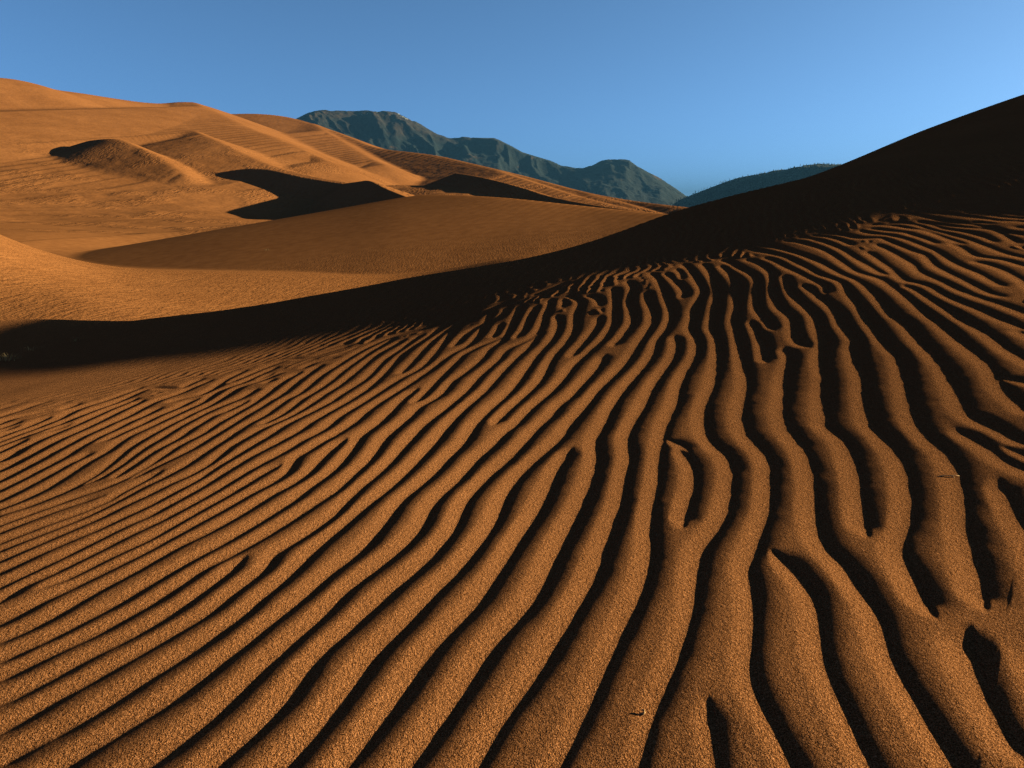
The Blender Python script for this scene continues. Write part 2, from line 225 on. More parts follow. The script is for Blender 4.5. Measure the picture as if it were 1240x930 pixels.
# crest line, slope of the left side of travel, slope of the right side, crest rounding (m)
RIDGES = [
 (R((-400,92,780),(-150,84,850),(0,94,910),(30,98,910),(60,108,935),(100,113,960),(130,118,990),(170,124,1020),(200,126,1050),(230,123,1060),(262,137,1100),(300,156,1190)), .35,.36,12),
 (R((200,146,1250),(240,140,1300),(300,137,1300),(340,140,1280),(375,150,1200),(420,166,1050),(450,180,920),(520,187,790),(560,196,700),(600,205,630),(640,215,560),(700,232,480),(760,243,420),(840,252,360),(960,264,330)), .36,.27,5),
 (R((232,124,1058),(260,137,950),(295,155,790),(339,171,650),(390,195,520)), .36,.165,6),
 (R((375,150,1198),(410,172,950),(440,190,770),(462,200,650)), .36,.165,6),
 (R((-60,182,470),(0,178,500),(60,172,520),(110,168,535),(150,165,550),(200,162,565),(235,159,580)), .3,.52,3),
 (R((235,159,578),(255,168,530),(275,178,500),(300,191,465),(340,206,430),(380,215,408),(417,221,392),(470,232,360)), .34,.27,2.0),
 (R((116,170,508),(130,168,495),(146,168,480),(158,174,462),(178,183,440),(200,196,418),(222,211,395)), .45,.42,2.5),
 (R((262,209,420),(300,203,412),(325,205,402),(350,211,388),(380,217,375),(417,223,358),(450,231,340)), .3,.6,.6),
 (R((398,224,378),(410,223,362),(420,221.5,342),(432,220,322),(445,218,300),(458,225,285),(474,232,268),(492,239,250)), .32,.6,.6),
 (R((15,294,120),(60,289,128),(130,286,140),(240,279,150),(310,271,150),(370,265,146),(420,258,140),(462,247,130),(505,236,120),(535,236,113),(570,237,106),(620,240,98),(700,249,88),(790,258,78),(870,263,72)), .42,.178,1.2),
 (R((552,210,425),(568,212,400),(585,215,372),(607,220,343),(640,229,305),(665,238,275),(720,249,240),(790,258,212)), .32,.38,.8),
 (R((600,206,615),(640,219,520),(690,236,430),(740,249,370),(800,262,320)), .34,.17,3.0),
 (R((700,233,478),(735,241,420),(765,249,370),(790,256,340)), .32,.17,2.5),
]
def ridge_z(X, Y, pl, sl, sr, rnd):
    best = np.full(X.shape, -1e9)
    for a, b in zip(pl[:-1], pl[1:]):
        d = b[:2] - a[:2]; L = math.hypot(*d); d = d / L
        t = np.clip((X - a[0]) * d[0] + (Y - a[1]) * d[1], 0, L)
        ex = X - a[0] - t * d[0]; ey = Y - a[1] - t * d[1]
        dist = np.hypot(ex, ey); cr = (d[0] * ey - d[1] * ex) / (dist + 1e-6)      # + : left of travel
        s = sr + (sl - sr) * np.clip(.5 + .9 * cr, 0, 1)
        z = a[2] + (b[2] - a[2]) * t / L - s * (np.sqrt(dist ** 2 + rnd ** 2) - rnd)
        best = np.maximum(best, z)
    return best
def far(X, Y):
    r = np.hypot(X, Y); a = np.arctan2(X, Y)
    rr = np.clip(r, 8, 3000)
    zb = HC + rr * far_f(np.clip(a, -.85, .9), .55 * np.log(rr))
    zb = zb * (1 - sstep(2500, 4000, r))
    zb = zb + rr * .0016 * fbm(X / 30, Y / 30, 3, 5)
    for pl, sl, sr, rnd in RIDGES:
        for _ in range(3): pl = np.r_[pl[:1], np.stack([.75 * pl[:-1] + .25 * pl[1:], .25 * pl[:-1] + .75 * pl[1:]], 1).reshape(-1, 3)[1:-1], pl[-1:]]
        pr_ = np.hypot(pl[:, 0], pl[:, 1])
        if X.ndim == 2:
            k0, k1 = np.searchsorted(r[:, 0], (pr_.min() * .45, pr_.max() * 1.35 + 20)); sel = slice(k0, k1)
        else: sel = slice(None)
        Xa, Ya, za, rr_ = X[sel], Y[sel], zb[sel], rr[sel]
        if not len(Xa): continue
        wob = .035 * rr_
        xx = Xa + wob * .5 * vnoise(Xa / (wob * 4), Ya / (wob * 4), 21); yy = Ya + wob * .5 * vnoise(Xa / (wob * 4), Ya / (wob * 4), 22)
        z = ridge_z(Xa * .75 + xx * .25, Ya * .75 + yy * .25, pl, sl, sr, rnd)
        zb[sel] = smax(za, z, .0025 * rr_ + .02)
    return zb

# ------------------------------------------------------------------ the sand sheet: polar grid, finest where the ripples are close
deg = math.radians
cols = np.unique(np.r_[np.arange(-180, -70, 4.0), np.arange(-70, -39, .22), np.arange(-39, 39, .076), np.arange(39, 72, .22), np.arange(70, 180.1, 4.0)])
az = np.radians(cols)
rows = [.02, .1, .2, .35, .5, .65, .8]
r = .88
while r < 14: rows.append(r); r += min(.0014 * (r * r + 1.21), .0030 * r)
while r < 60: rows.append(r); r *= 1.006
while r < 1300: rows.append(r); r *= 1.0034
while r < 11500: rows.append(r); r *= 1.12
rows = np.array(rows); NR, NC = len(rows), len(az)
RR, AA = np.meshgrid(rows, az, indexing='ij')
X = RR * np.sin(AA); Y = RR * np.cos(AA)
kn = np.searchsorted(rows, 45.0)
Z = np.empty_like(X)
kf = np.searchsorted(rows, 9.0)
Zn = near(X[:kn], Y[:kn])
fade = sstep(24, 44, RR[:kn]) * 12
Zn = np.where(RR[:kn] > 24, Zn - fade, Zn)
Zf = np.full_like(X, -50.0); Zf[kf:] = far(X[kf:], Y[kf:])
Z[:kn] = smax(Zn, Zf[:kn], .25); Z[kn:] = Zf[kn:]

# ---- ripple troughs: traced lines dropped onto the dune
def drop(px, py):
    a, t = ray(px, py)
    rs = np.geomspace(.9, 16, 700)
    x = rs[None] * np.sin(a)[:, None]; y = rs[None] * np.cos(a)[:, None]
    g = near(x, y) - (HC + rs[None] * t[:, None])
    hit = g > 0; k = np.where(hit.any(1), hit.argmax(1), -1)
    k = np.clip(k, 1, None); i = np.arange(len(a))
    g0, g1 = g[i, k - 1], g[i, k]; w = np.clip(-g0 / (g1 - g0 + 1e-12), 0, 1)
    rr = rs[k - 1] + (rs[k] - rs[k - 1]) * w
    rr[~hit.any(1)] = np.nan
    return np.c_[rr * np.sin(a), rr * np.cos(a)]
lines = []
for clip, p in TR:
    q = [p[0]]
    for a, b in zip(p, p[1:]):
        n = max(2, int(math.hypot(a[0] - b[0], a[1] - b[1]) / 3))
        q += [(a[0] + (b[0] - a[0]) * k / n, a[1] + (b[1] - a[1]) * k / n) for k in range(1, n + 1)]
    seg = []
    for u in q + [None]:
        if u and clip[0] <= u[0] <= clip[2] and clip[1] <= u[1] <= clip[3]: seg.append(u)
        else:
            if len(seg) > 1: lines.append(np.array(seg))
            seg = []
# join the ends that meet at the edges of the traced patches
ends = [(i, k) for i in range(len(lines)) for k in (0, -1)]
E = np.array([lines[i][k] for i, k in ends]); used = set()
D = np.hypot(*(E[:, None] - E[None]).transpose(2, 0, 1)); np.fill_diagonal(D, 99)
parent = list(range(len(lines)))
def root(i):
    while parent[i] != i: i = parent[i]
    return i
chain = {i: lines[i] for i in range(len(lines))}
for _, i, j in sorted((D[i, j], i, j) for i in range(len(E)) for j in range(i) if D[i, j] < 12.5):
    if i in used or j in used: continue
    (la, ka), (lb, kb) = ends[i], ends[j]
    A, B = lines[la], lines[lb]
    da = A[ka] - A[1 if ka == 0 else -2]; db = B[kb] - B[1 if kb == 0 else -2]
    if (da @ db) / (np.linalg.norm(da) * np.linalg.norm(db) + 1e-9) > -.3: continue
    ra, rb = root(la), root(lb)
    if ra == rb: continue
    used |= {i, j}
    CA, CB = chain[ra], chain[rb]
    if np.hypot(*(CA[0] - A[ka])) < 1e-6: CA = CA[::-1]
    if np.hypot(*(CB[-1] - B[kb])) < 1e-6: CB = CB[::-1]
    mid = .5 * (CA[-1] + CB[0]); m1, m2 = min(3, len(CA) // 2), min(3, len(CB) // 2)
    chain[ra] = np.r_[CA[:len(CA) - m1], [mid], CB[m2:]]; parent[rb] = ra; del chain[rb]
pts = []
for L in chain.values():
    if len(L) < 2: continue
    if L[0][1] < L[-1][1]: L = L[::-1]                      # from near to far
    for _ in range(2):                                       # soften the corners of the tracing
        if len(L) > 3: L = np.r_[L[:1], .25 * L[:-2] + .5 * L[1:-1] + .25 * L[2:], L[-1:]]
    g = drop(L[:, 0], L[:, 1]); g = g[np.isfinite(g[:, 0])]
    if len(g) < 2: continue
    s = np.r_[0, np.cumsum(np.hypot(*np.diff(g, axis=0).T))]
    if s[-1] < .02: continue
    n = max(3, int(s[-1] / .008)); u = np.linspace(0, s[-1], n)
    gx = np.interp(u, s, g[:, 0]); gy = np.interp(u, s, g[:, 1])
    m = max(1, min(5, n // 6))
    if n > 12:
        ker = np.ones(2 * m + 1) / (2 * m + 1)
        for arr in (gx, gy):
            pad = np.r_[2 * arr[0] - arr[m:0:-1], arr, 2 * arr[-1] - arr[-2:-m - 2:-1]]; arr[:] = np.convolve(pad, ker, 'valid')
    tx, ty = np.gradient(gx), np.gradient(gy); tl = np.hypot(tx, ty) + 1e-9
    endd = np.minimum(u, s[-1] - u)
    pts.append(np.c_[gx, gy, tx / tl, ty / tl, np.full(n, u[1]), endd, np.full(n, s[-1])])
# the same ripples go on beyond what the photograph shows
rg = np.random.default_rng(5)
edge_r, edge_l = float(ray(1295, 700)[0]), float(ray(-70, 700)[0])
def run_on(x0, y0, dx, dy, length, keep):
    t = np.arange(0, length, .008); L = math.hypot(dx, dy); dx, dy = dx / L, dy / L
    wig = .035 * vnoise(t / .55 + x0 * 9, np.full_like(t, x0 * 3.1 + y0), 51) + .05 * vnoise(t / 1.6, np.full_like(t, x0 * .9 + y0), 52)
    gx = x0 + dx * t + dy * wig; gy = y0 + dy * t - dx * wig
    ok = keep(gx, gy); cut = np.flatnonzero(np.diff(np.r_[0, ok.astype(int), 0])); 
    for a, b in zip(cut[::2], cut[1::2]):
        while b - a > 60:
            n = int(min(b - a, rg.integers(150, 700))); x, y = gx[a:a + n], gy[a:a + n]
            tx, ty = np.gradient(x), np.gradient(y); tl = np.hypot(tx, ty); u = np.arange(n) * .008
            pts.append(np.c_[x, y, tx / tl, ty / tl, np.full(n, .008), np.minimum(u, u[-1] - u), np.full(n, u[-1])]); a += n + int(rg.integers(4, 14))
for k in range(75):
    run_on(.35 + .142 * k, -.4, .26, 1, 11, lambda x, y: (np.arctan2(x, y) > edge_r) & (np.arctan2(x, y) < 1.25) & (np.hypot(x, y) > .95) & (np.hypot(x, y) < 10.5))
for k in range(60):
    run_on(-.9 - .175 * k, -.2, .62, 1, 9, lambda x, y: (np.arctan2(x, y) < edge_l) & (np.arctan2(x, y) > -1.15) & (np.hypot(x, y) > .95) & (np.hypot(x, y) < 7))
pts = np.concatenate(pts)
# local wavelength = 1 / (trough length per square metre)
NA, NLR = 420, 200
a0, a1, l0, l1 = -1.2, 1.32, math.log(.9), math.log(14)
pa = np.arctan2(pts[:, 0], pts[:, 1]); pr = np.hypot(pts[:, 0], pts[:, 1])
Hh, _, _ = np.histogram2d(np.log(pr), pa, bins=[NLR, NA], range=[[l0, l1], [a0, a1]], weights=pts[:, 4])
lc = np.exp(l0 + (np.arange(NLR) + .5) * (l1 - l0) / NLR)
area = (lc ** 2)[:, None] * ((l1 - l0) / NLR) * ((a1 - a0) / NA) * np.ones((1, NA))
def blur(M, sig):
    k = np.exp(-.5 * (np.arange(-3 * sig, 3 * sig + 1) / sig) ** 2); k /= k.sum()
    M = np.apply_along_axis(lambda v: np.convolve(np.pad(v, 3 * sig, mode='edge'), k, 'valid'), 0, M)
    return np.apply_along_axis(lambda v: np.convolve(np.pad(v, 3 * sig, mode='edge'), k, 'valid'), 1, M)
supp = blur((blur(Hh, 2) > 1e-4).astype(float), 4)
lam = (blur(area, 7) * np.maximum(blur(supp, 7), .25)) / (blur(Hh, 7) + 1e-6)
lam = np.clip(lam, .06, .17)
def lam_at(x, y):
    fi = np.clip((np.log(np.hypot(x, y)) - l0) / (l1 - l0) * NLR - .5, 0, NLR - 1.001); fj = np.clip((np.arctan2(x, y) - a0) / (a1 - a0) * NA - .5, 0, NA - 1.001)
    i = fi.astype(int); j = fj.astype(int); u = fi - i; v = fj - j
    return (lam[i, j] * (1 - u) + lam[i + 1, j] * u) * (1 - v) + (lam[i, j + 1] * (1 - u) + lam[i + 1, j + 1] * u) * v
kr = np.searchsorted(rows, 16.0)
LAM = lam_at(X[:kr], Y[:kr])
dR = np.full((kr, NC), 9.0); dL = dR.copy()
W0 = .115
for gx, gy, tx, ty, ds, endd, Lt in pts:
    rr = math.hypot(gx, gy); a = math.atan2(gx, gy)
    i0, i1 = np.searchsorted(rows, (rr - W0, rr + W0)); i1 = min(i1, kr)
    j0, j1 = np.searchsorted(az, (a - W0 / rr, a + W0 / rr))
    ex = X[i0:i1, j0:j1] - gx; ey = Y[i0:i1, j0:j1] - gy
    d = np.sqrt(ex * ex + ey * ey); sd = (ex * ty - ey * tx) / (d + .004)      # + : to the right of the trough
    pen = .22 * LAM[i0:i1, j0:j1] * max(0.0, 1 - endd / .06)                    # troughs shallow out towards their ends
    np.minimum(dR[i0:i1, j0:j1], d * (1 + 3 * np.maximum(-sd, 0)) + pen, out=dR[i0:i1, j0:j1])
    np.minimum(dL[i0:i1, j0:j1], d * (1 + 3 * np.maximum(sd, 0)) + pen, out=dL[i0:i1, j0:j1])
def prof(t): t = np.clip(t, 0, 1); return 1 - t * t * (3 - 2 * t)
gr = np.clip(1 - dR / LAM / WR, 0, 1) ** 2; gl = prof(dL / LAM / WL)
G = smax(gr, gl, .08)
PXc = np.degrees(AA[:kr])
sx, sy = math.sin(SUN_AZ), math.cos(SUN_AZ)
gs = (near(X[:kr] + .15 * sx, Y[:kr] + .15 * sy) - near(X[:kr] - .15 * sx, Y[:kr] - .15 * sy)) / .3
DEPTH = LAM * np.clip(DK * (math.tan(SUN_EL) - gs), .05, .125)
groove = -DEPTH * G
# ripples outside the traced part (beyond the frame, and faint ones in the shaded slope)
ph = (X[:kr] * 1.0 - Y[:kr] * .30 + .10 * fbm(X[:kr] / .7, Y[:kr] / .7, 3, 3)) / .128
ph2 = (X[:kr] * .6 - Y[:kr] * .9 + .16 * fbm(X[:kr] / .5, Y[:kr] / .5, 3, 9)) / .16
cw = np.cos(2 * np.pi * ph); pro = .0048 * (cw + .25 * cw * cw) * (.75 + .25 * vnoise(X[:kr] / .5, Y[:kr] / .5, 77))
inside = sstep(.0, .30, np.minimum(blur((blur(Hh, 3) > 1e-4).astype(float), 3), .3))
fi = np.clip(((np.log(np.maximum(RR[:kr], .5)) - l0) / (l1 - l0) * NLR).astype(int), 0, NLR - 1); fj = np.clip(((AA[:kr] - a0) / (a1 - a0) * NA).astype(int), 0, NA - 1)
INS = inside[fi, fj]
INS = np.where(RR[:kr] > 5.0, np.minimum(INS, 1 - sstep(.85, 1.3, np.minimum(dR, dL) / LAM)), INS)
INS[(RR[:kr] < .9) | (AA[:kr] > 1.2) | (AA[:kr] < -1.1)] = 0
shade_amp = sstep(17, 12, RR[:kr]) * (.25 + .0 * RR[:kr])
frame = (np.abs(AA[:kr]) < .7) & (RR[:kr] > 4.5)
outamp = np.where(frame, shade_amp, sstep(12, 6, RR[:kr]))
pro2 = .0030 * np.cos(2 * np.pi * ph2) * sstep(18, 12, RR[:kr])
rip = groove * INS + (1 - INS) * np.where(frame, .6 * pro2 + (1.1 + .9 * sstep(9, 12, RR[:kr])) * pro * sstep(24, 12, RR[:kr]), pro * outamp)
# fade of the ripples towards the smooth sand at the far left
pleft = sstep(-38.5, -20, PXc); fadeL = 1 - (1 - pleft) * sstep(6.0, 9.5, RR[:kr])
fadeL *= 1 - .55 * (1 - sstep(-24, -8, PXc)) * sstep(6.0, 8.5, RR[:kr])
rip = rip * fadeL
# gentle blur across cells so that crests are not knife edges
def blur2(M, n):
    for _ in range(n):
        M = M.copy(); M[1:-1] = .25 * M[:-2] + .5 * M[1:-1] + .25 * M[2:]; M[:, 1:-1] = .25 * M[:, :-2] + .5 * M[:, 1:-1] + .25 * M[:, 2:]
    return M
rip = blur2(rip, 2)
rip += .0005 * fbm(X[:kr] / .09, Y[:kr] / .09, 2, 41) * sstep(9, 3, RR[:kr]) + .006 * fbm(X[:kr] / .9, Y[:kr] / .9, 2, 43) * sstep(.5, 2, RR[:kr])
Z[:kr] += rip

def sheet(name, X, Y, Z, mat):
    nr, nc = X.shape
    me = bpy.data.meshes.new(name)
    me.vertices.add(nr * nc); me.vertices.foreach_set('co', np.stack([X, Y, Z], -1).astype(np.float32).ravel())
    i = np.arange(nr - 1)[:, None] * nc + np.arange(nc - 1)[None]
    q = np.stack([i, i + nc, i + nc + 1, i + 1], -1).reshape(-1, 4)[:, ::-1]
    n = len(q)
    me.loops.add(n * 4); me.loops.foreach_set('vertex_index', q.astype(np.int32).ravel())
    me.polygons.add(n); me.polygons.foreach_set('loop_start', np.arange(0, n * 4, 4, dtype=np.int32))
    me.polygons.foreach_set('use_smooth', np.ones(n, bool))
    me.update(); me.validate()
    me.materials.append(mat)
    o = bpy.data.objects.new(name, me); col.objects.link(o); return o

# ------------------------------------------------------------------ materials
class NT:
    def __init__(s, name):
        s.m = bpy.data.materials.new(name); s.m.use_nodes = True; s.t = s.m.node_tree; s.b = s.t.nodes['Principled BSDF']
    def n(s, t, **k):
        x = s.t.nodes.new(t)
        for a, b in k.items():
            if a.startswith('i_'): x.inputs[a[2:].replace('_', ' ')].default_value = b
            else: setattr(x, a, b)
        return x
    def l(s, a, b): s.t.links.new(a, b)
    def math(s, op, a, b=None):
        x = s.n('ShaderNodeMath', operation=op)
        for i, v in enumerate((a, b)):
            if v is None: continue
            if hasattr(v, 'links'): s.l(v, x.inputs[i])
            else: x.inputs[i].default_value = v
        return x.outputs[0]
    def ramp(s, fac, stops):
        x = s.n('ShaderNodeValToRGB'); e = x.color_ramp.elements
        while len(e) < len(stops): e.new(.5)
        for el, (p, c) in zip(e, stops): el.position = p; el.color = (*c, 1)
        s.l(fac, x.inputs[0]); return x.outputs[0]

def sand_material():
    k = NT('sand'); geo = k.n('ShaderNodeNewGeometry'); pos = geo.outputs['Position']
    dist = k.n('ShaderNodeVectorMath', operation='LENGTH'); k.l(pos, dist.inputs[0]); dist = dist.outputs['Value']
    grain = k.n('ShaderNodeTexNoise', i_Scale=330.0, i_Detail=1.5, i_Roughness=.7); k.l(pos, grain.inputs['Vector'])
    lumpy = k.n('ShaderNodeTexNoise', i_Scale=95.0, i_Detail=2.0, i_Roughness=.6); k.l(pos, lumpy.inputs['Vector'])
    grain2 = k.n('ShaderNodeTexVoronoi', i_Scale=420.0); k.l(pos, grain2.inputs['Vector'])
    big = k.n('ShaderNodeTexNoise', i_Scale=.02, i_Detail=4.0); k.l(pos, big.inputs['Vector'])
    mid = k.n('ShaderNodeTexNoise', i_Scale=.9, i_Detail=3.0); k.l(pos, mid.inputs['Vector'])
    c1 = k.ramp(grain.outputs['Fac'], [(.30, (.030, .011, .005)), (.5, (SA[0], SA[1], SA[2])), (.72, (SA[0] * 1.9, SA[1] * 2.1, SA[2] * 2.6))])
    vr = k.ramp(grain2.outputs['Color'], [(.0, (.45, .42, .45)), (.5, (1, 1, 1)), (.93, (1.25, 1.3, 1.5)), (1, (2.2, 2.4, 3.0))])
    mul = k.n('ShaderNodeMix', data_type='RGBA', blend_type='MULTIPLY'); mul.inputs['Factor'].default_value = 1
    k.l(c1, mul.inputs['A']); k.l(vr, mul.inputs['B'])
    # grains melt into one colour with distance
    near_mix = k.n('ShaderNodeMapRange', interpolation_type='SMOOTHSTEP'); k.l(dist, near_mix.inputs['Value'])
    near_mix.inputs['From Min'].default_value = 4; near_mix.inputs['From Max'].default_value = 30
    avg = k.ramp(mid.outputs['Fac'], [(.3, (SA[0] * .86, SA[1] * .85, SA[2] * .85)), (.7, (SA[0] * 1.12, SA[1] * 1.14, SA[2] * 1.15))])
    mx = k.n('ShaderNodeMix', data_type='RGBA'); k.l(near_mix.outputs[0], mx.inputs['Factor']); k.l(mul.outputs['Result'], mx.inputs['A']); k.l(avg, mx.inputs['B'])
    tone = k.ramp(big.outputs['Fac'], [(.3, (.86, .84, .82)), (.7, (1.1, 1.1, 1.1))])
    m2 = k.n('ShaderNodeMix', data_type='RGBA', blend_type='MULTIPLY'); m2.inputs['Factor'].default_value = 1
    k.l(mx.outputs['Result'], m2.inputs['A']); k.l(tone, m2.inputs['B'])
    k.l(m2.outputs['Result'], k.b.inputs['Base Color']); k.b.inputs['Roughness'].default_value = .85
    k.b.inputs['Specular IOR Level'].default_value = 0.0
    # relief: grains close by, wind ripples too small to model further out
    hg = k.math('MULTIPLY', k.math('SUBTRACT', 1.0, near_mix.outputs[0]), k.math('ADD', k.math('MULTIPLY', grain.outputs['Fac'], GRAIN), k.math('MULTIPLY', lumpy.outputs['Fac'], GRAIN * 1.3)))
    rot = k.n('ShaderNodeMapping'); rot.inputs['Rotation'].default_value = (0, 0, math.radians(-22)); rot.inputs['Scale'].default_value = (1, .22, 1); k.l(pos, rot.inputs['Vector'])
    w1 = k.n('ShaderNodeTexNoise', i_Scale=.75, i_Detail=3.0, i_Roughness=.55, i_Distortion=.4); k.l(rot.outputs[0], w1.inputs['Vector'])
    w2 = k.n('ShaderNodeTexNoise', i_Scale=4.5, i_Detail=3.0, i_Roughness=.6, i_Distortion=.5); k.l(rot.outputs[0], w2.inputs['Vector'])
    patch = k.n('ShaderNodeTexNoise', i_Scale=.035, i_Detail=2.0); k.l(pos, patch.inputs['Vector'])
    pm = k.n('ShaderNodeMapRange', interpolation_type='SMOOTHSTEP'); k.l(patch.outputs['Fac'], pm.inputs['Value']); pm.inputs['From Min'].default_value = .46; pm.inputs['From Max'].default_value = .62
    def band(a, b, c, d):
        u = k.n('ShaderNodeMapRange', interpolation_type='SMOOTHSTEP'); k.l(dist, u.inputs['Value']); u.inputs['From Min'].default_value = a; u.inputs['From Max'].default_value = b
        v = k.n('ShaderNodeMapRange', interpolation_type='SMOOTHSTEP'); k.l(dist, v.inputs['Value']); v.inputs['From Min'].default_value = c; v.inputs['From Max'].default_value = d
        v.inputs['To Min'].default_value = 1; v.inputs['To Max'].default_value = 0
        return k.math('MULTIPLY', u.outputs[0], v.outputs[0])
    h1 = k.math('MULTIPLY', k.math('MULTIPLY', w1.outputs['Fac'], pm.outputs[0]), k.math('MULTIPLY', band(110, 180, 420, 650), .75))
    h2 = k.math('MULTIPLY', k.math('MULTIPLY', w2.outputs['Fac'], band(15, 20, 45, 75)), .08)
    lump = k.n('ShaderNodeTexNoise', i_Scale=8.0, i_Detail=4.0, i_Roughness=.65); k.l(pos, lump.inputs['Vector'])
    h3 = k.math('MULTIPLY', k.math('MULTIPLY', lump.outputs['Fac'], band(15, 22, 45, 75)), .07)
    dune = k.n('ShaderNodeTexNoise', i_Scale=.06, i_Detail=4.0, i_Roughness=.55); k.l(pos, dune.inputs['Vector'])
    h4 = k.math('MULTIPLY', k.math('MULTIPLY', dune.outputs['Fac'], band(150, 300, 2000, 3000)), 1.0)
    hs = k.math('ADD', k.math('ADD', hg, h1), k.math('ADD', k.math('ADD', h2, h3), h4))
    bp = k.n('ShaderNodeBump'); bp.inputs['Distance'].default_value = 1.0; bp.inputs['Strength'].default_value = 1.0
    k.l(hs, bp.inputs['Height']); k.l(bp.outputs[0], k.b.inputs['Normal'])
    return k.m
SAND = sand_material()
ground = sheet('sand_dunes', X, Y, Z, SAND); ground['kind'] = 'structure'

def ground_z(x, y):
    """height of the finished sheet"""
    rr = math.hypot(x, y); a = math.atan2(x, y)
    i = int(np.clip(np.searchsorted(rows, rr) - 1, 0, NR - 2)); j = int(np.clip(np.searchsorted(az, a) - 1, 0, NC - 2))
    u = (rr - rows[i]) / (rows[i + 1] - rows[i]); v = (a - az[j]) / (az[j + 1] - az[j])
    return float((Z[i, j] * (1 - u) + Z[i + 1, j] * u) * (1 - v) + (Z[i, j + 1] * (1 - u) + Z[i + 1, j + 1] * u) * v)
def on_ground(px, py):
    """where the line of sight through a pixel meets the sand"""
    a, t = ray(px, py); a = float(a); t = float(t); j = int(np.searchsorted(az, a))
    g = Z[8:, j] - (HC + rows[8:] * t); k = int((g > 0).argmax()) + 8
    rr = float(rows[k]); x, y = rr * math.sin(a), rr * math.cos(a)
    return Vector((x, y, ground_z(x, y)))

# ------------------------------------------------------------------ mountains
def mountain_material(name, low, high, rock, snow_h):
    k = NT(name); geo = k.n('ShaderNodeNewGeometry'); pos = geo.outputs['Position']
    n1 = k.n('ShaderNodeTexNoise', i_Scale=.004, i_Detail=8.0, i_Roughness=.65); k.l(pos, n1.inputs['Vector'])
    n2 = k.n('ShaderNodeTexNoise', i_Scale=.03, i_Detail=4.0); k.l(pos, n2.inputs['Vector'])
    sp = k.n('ShaderNodeSeparateXYZ'); k.l(pos, sp.inputs[0])
    h = k.math('ADD', sp.outputs['Z'], k.math('MULTIPLY', k.math('SUBTRACT', n1.outputs['Fac'], .5), snow_h * .9))
    hr = k.n('ShaderNodeMapRange', interpolation_type='SMOOTHSTEP'); k.l(h, hr.inputs['Value']); hr.inputs['From Min'].default_value = snow_h * .62; hr.inputs['From Max'].default_value = snow_h * .92
    base = k.ramp(n2.outputs['Fac'], [(.3, low), (.7, tuple(v * 1.7 for v in low))])
    rk = k.ramp(n2.outputs['Fac'], [(.3, rock), (.7, high)])
    mx = k.n('ShaderNodeMix', data_type='RGBA'); k.l(hr.outputs[0], mx.inputs['Factor']); k.l(base, mx.inputs['A']); k.l(rk, mx.inputs['B'])
    # bare scars
    sc_ = k.n('ShaderNodeTexNoise', i_Scale=.006, i_Detail=3.0); k.l(pos, sc_.inputs['Vector'])
    sr = k.n('ShaderNodeMapRange', interpolation_type='SMOOTHSTEP'); k.l(sc_.outputs['Fac'], sr.inputs['Value']); sr.inputs['From Min'].default_value = .64; sr.inputs['From Max'].default_value = .70
    m2 = k.n('ShaderNodeMix', data_type='RGBA'); k.l(sr.outputs[0], m2.inputs['Factor']); k.l(mx.outputs['Result'], m2.inputs['A']); m2.inputs['B'].default_value = (*high, 1)
    # snow left in the gullies near the top
    wv = k.n('ShaderNodeTexNoise', i_Scale=.0085, i_Detail=5.0, i_Distortion=1.5); k.l(pos, wv.inputs['Vector'])
    sn = k.math('ADD', wv.outputs['Fac'], k.math('MULTIPLY', k.math('SUBTRACT', sp.outputs['Z'], snow_h), .9 / snow_h))
    s2 = k.n('ShaderNodeMapRange', interpolation_type='SMOOTHSTEP'); k.l(sn, s2.inputs['Value']); s2.inputs['From Min'].default_value = .585; s2.inputs['From Max'].default_value = .64
    m3 = k.n('ShaderNodeMix', data_type='RGBA'); k.l(s2.outputs[0], m3.inputs['Factor']); k.l(m2.outputs['Result'], m3.inputs['A']); m3.inputs['B'].default_value = (.7, .7, .72, 1)
    k.l(m3.outputs['Result'], k.b.inputs['Base Color']); k.b.inputs['Roughness'].default_value = .95; k.b.inputs['Specular IOR Level'].default_value = .05
    bp = k.n('ShaderNodeBump'); bp.inputs['Distance'].default_value = 30.0; bp.inputs['Strength'].default_value = .8
    k.l(n1.outputs['Fac'], bp.inputs['Height']); k.l(bp.outputs[0], k.b.inputs['Normal'])
    return k.m
def mountain(name, sky, r, front, back, mat, seed, rough, n=520, m=150):
    """a range whose skyline passes the traced points at distance r; spurs and gullies run down from the crest"""
    a, t = ray([p[0] for p in sky], [p[1] for p in sky])
    A = np.linspace(a[0], a[-1], n); T = np.interp(A, a, t)
    V_ = np.r_[np.linspace(-1, 0, m)[:-1], np.linspace(0, 1, m // 3)]
    S, VV = np.meshgrid(A, V_, indexing='xy')
    T = np.broadcast_to(T, S.shape)
    crest = HC + r * T
    rad = r + np.where(VV < 0, VV * front, VV * back)
    xx = S * r
    ax = np.abs(VV)
    warp = .05 * front * fbm(xx / (.3 * front), VV * 2, 3, seed + 5)
    rid = np.zeros_like(S); amp = 1; fr = 1
    for k in range(5):
        rid += amp * (1 - 2 * np.abs(vnoise((xx + warp + .35 * front * VV) / (.5 * front) * fr + 3.3 * k, VV * 1.7 * fr + k * 5.1, seed + k))); amp *= .5; fr *= 2.05
    fall = (1 - ax) ** .82 + .0
    z = crest * fall + crest * rough * rid * np.clip(ax * 5, 0, 1) * (1 - ax) ** .5 * (1 - .3 * ax)
    z += crest * .010 * fbm(xx / (.05 * front), VV * 12, 3, seed + 9)
    lim = HC + rad * T - (ax * 0 + .0)
    z = np.where(VV < 0, np.minimum(z, HC + rad * T * (1 - .02 * np.clip(ax * 4, 0, 1))), np.minimum(z, HC + r * T))
    z = np.where(ax > .97, -30, z)
    o = sheet(name, rad * np.sin(S), rad * np.cos(S), z, mat)
    o['kind'] = 'structure'; return o
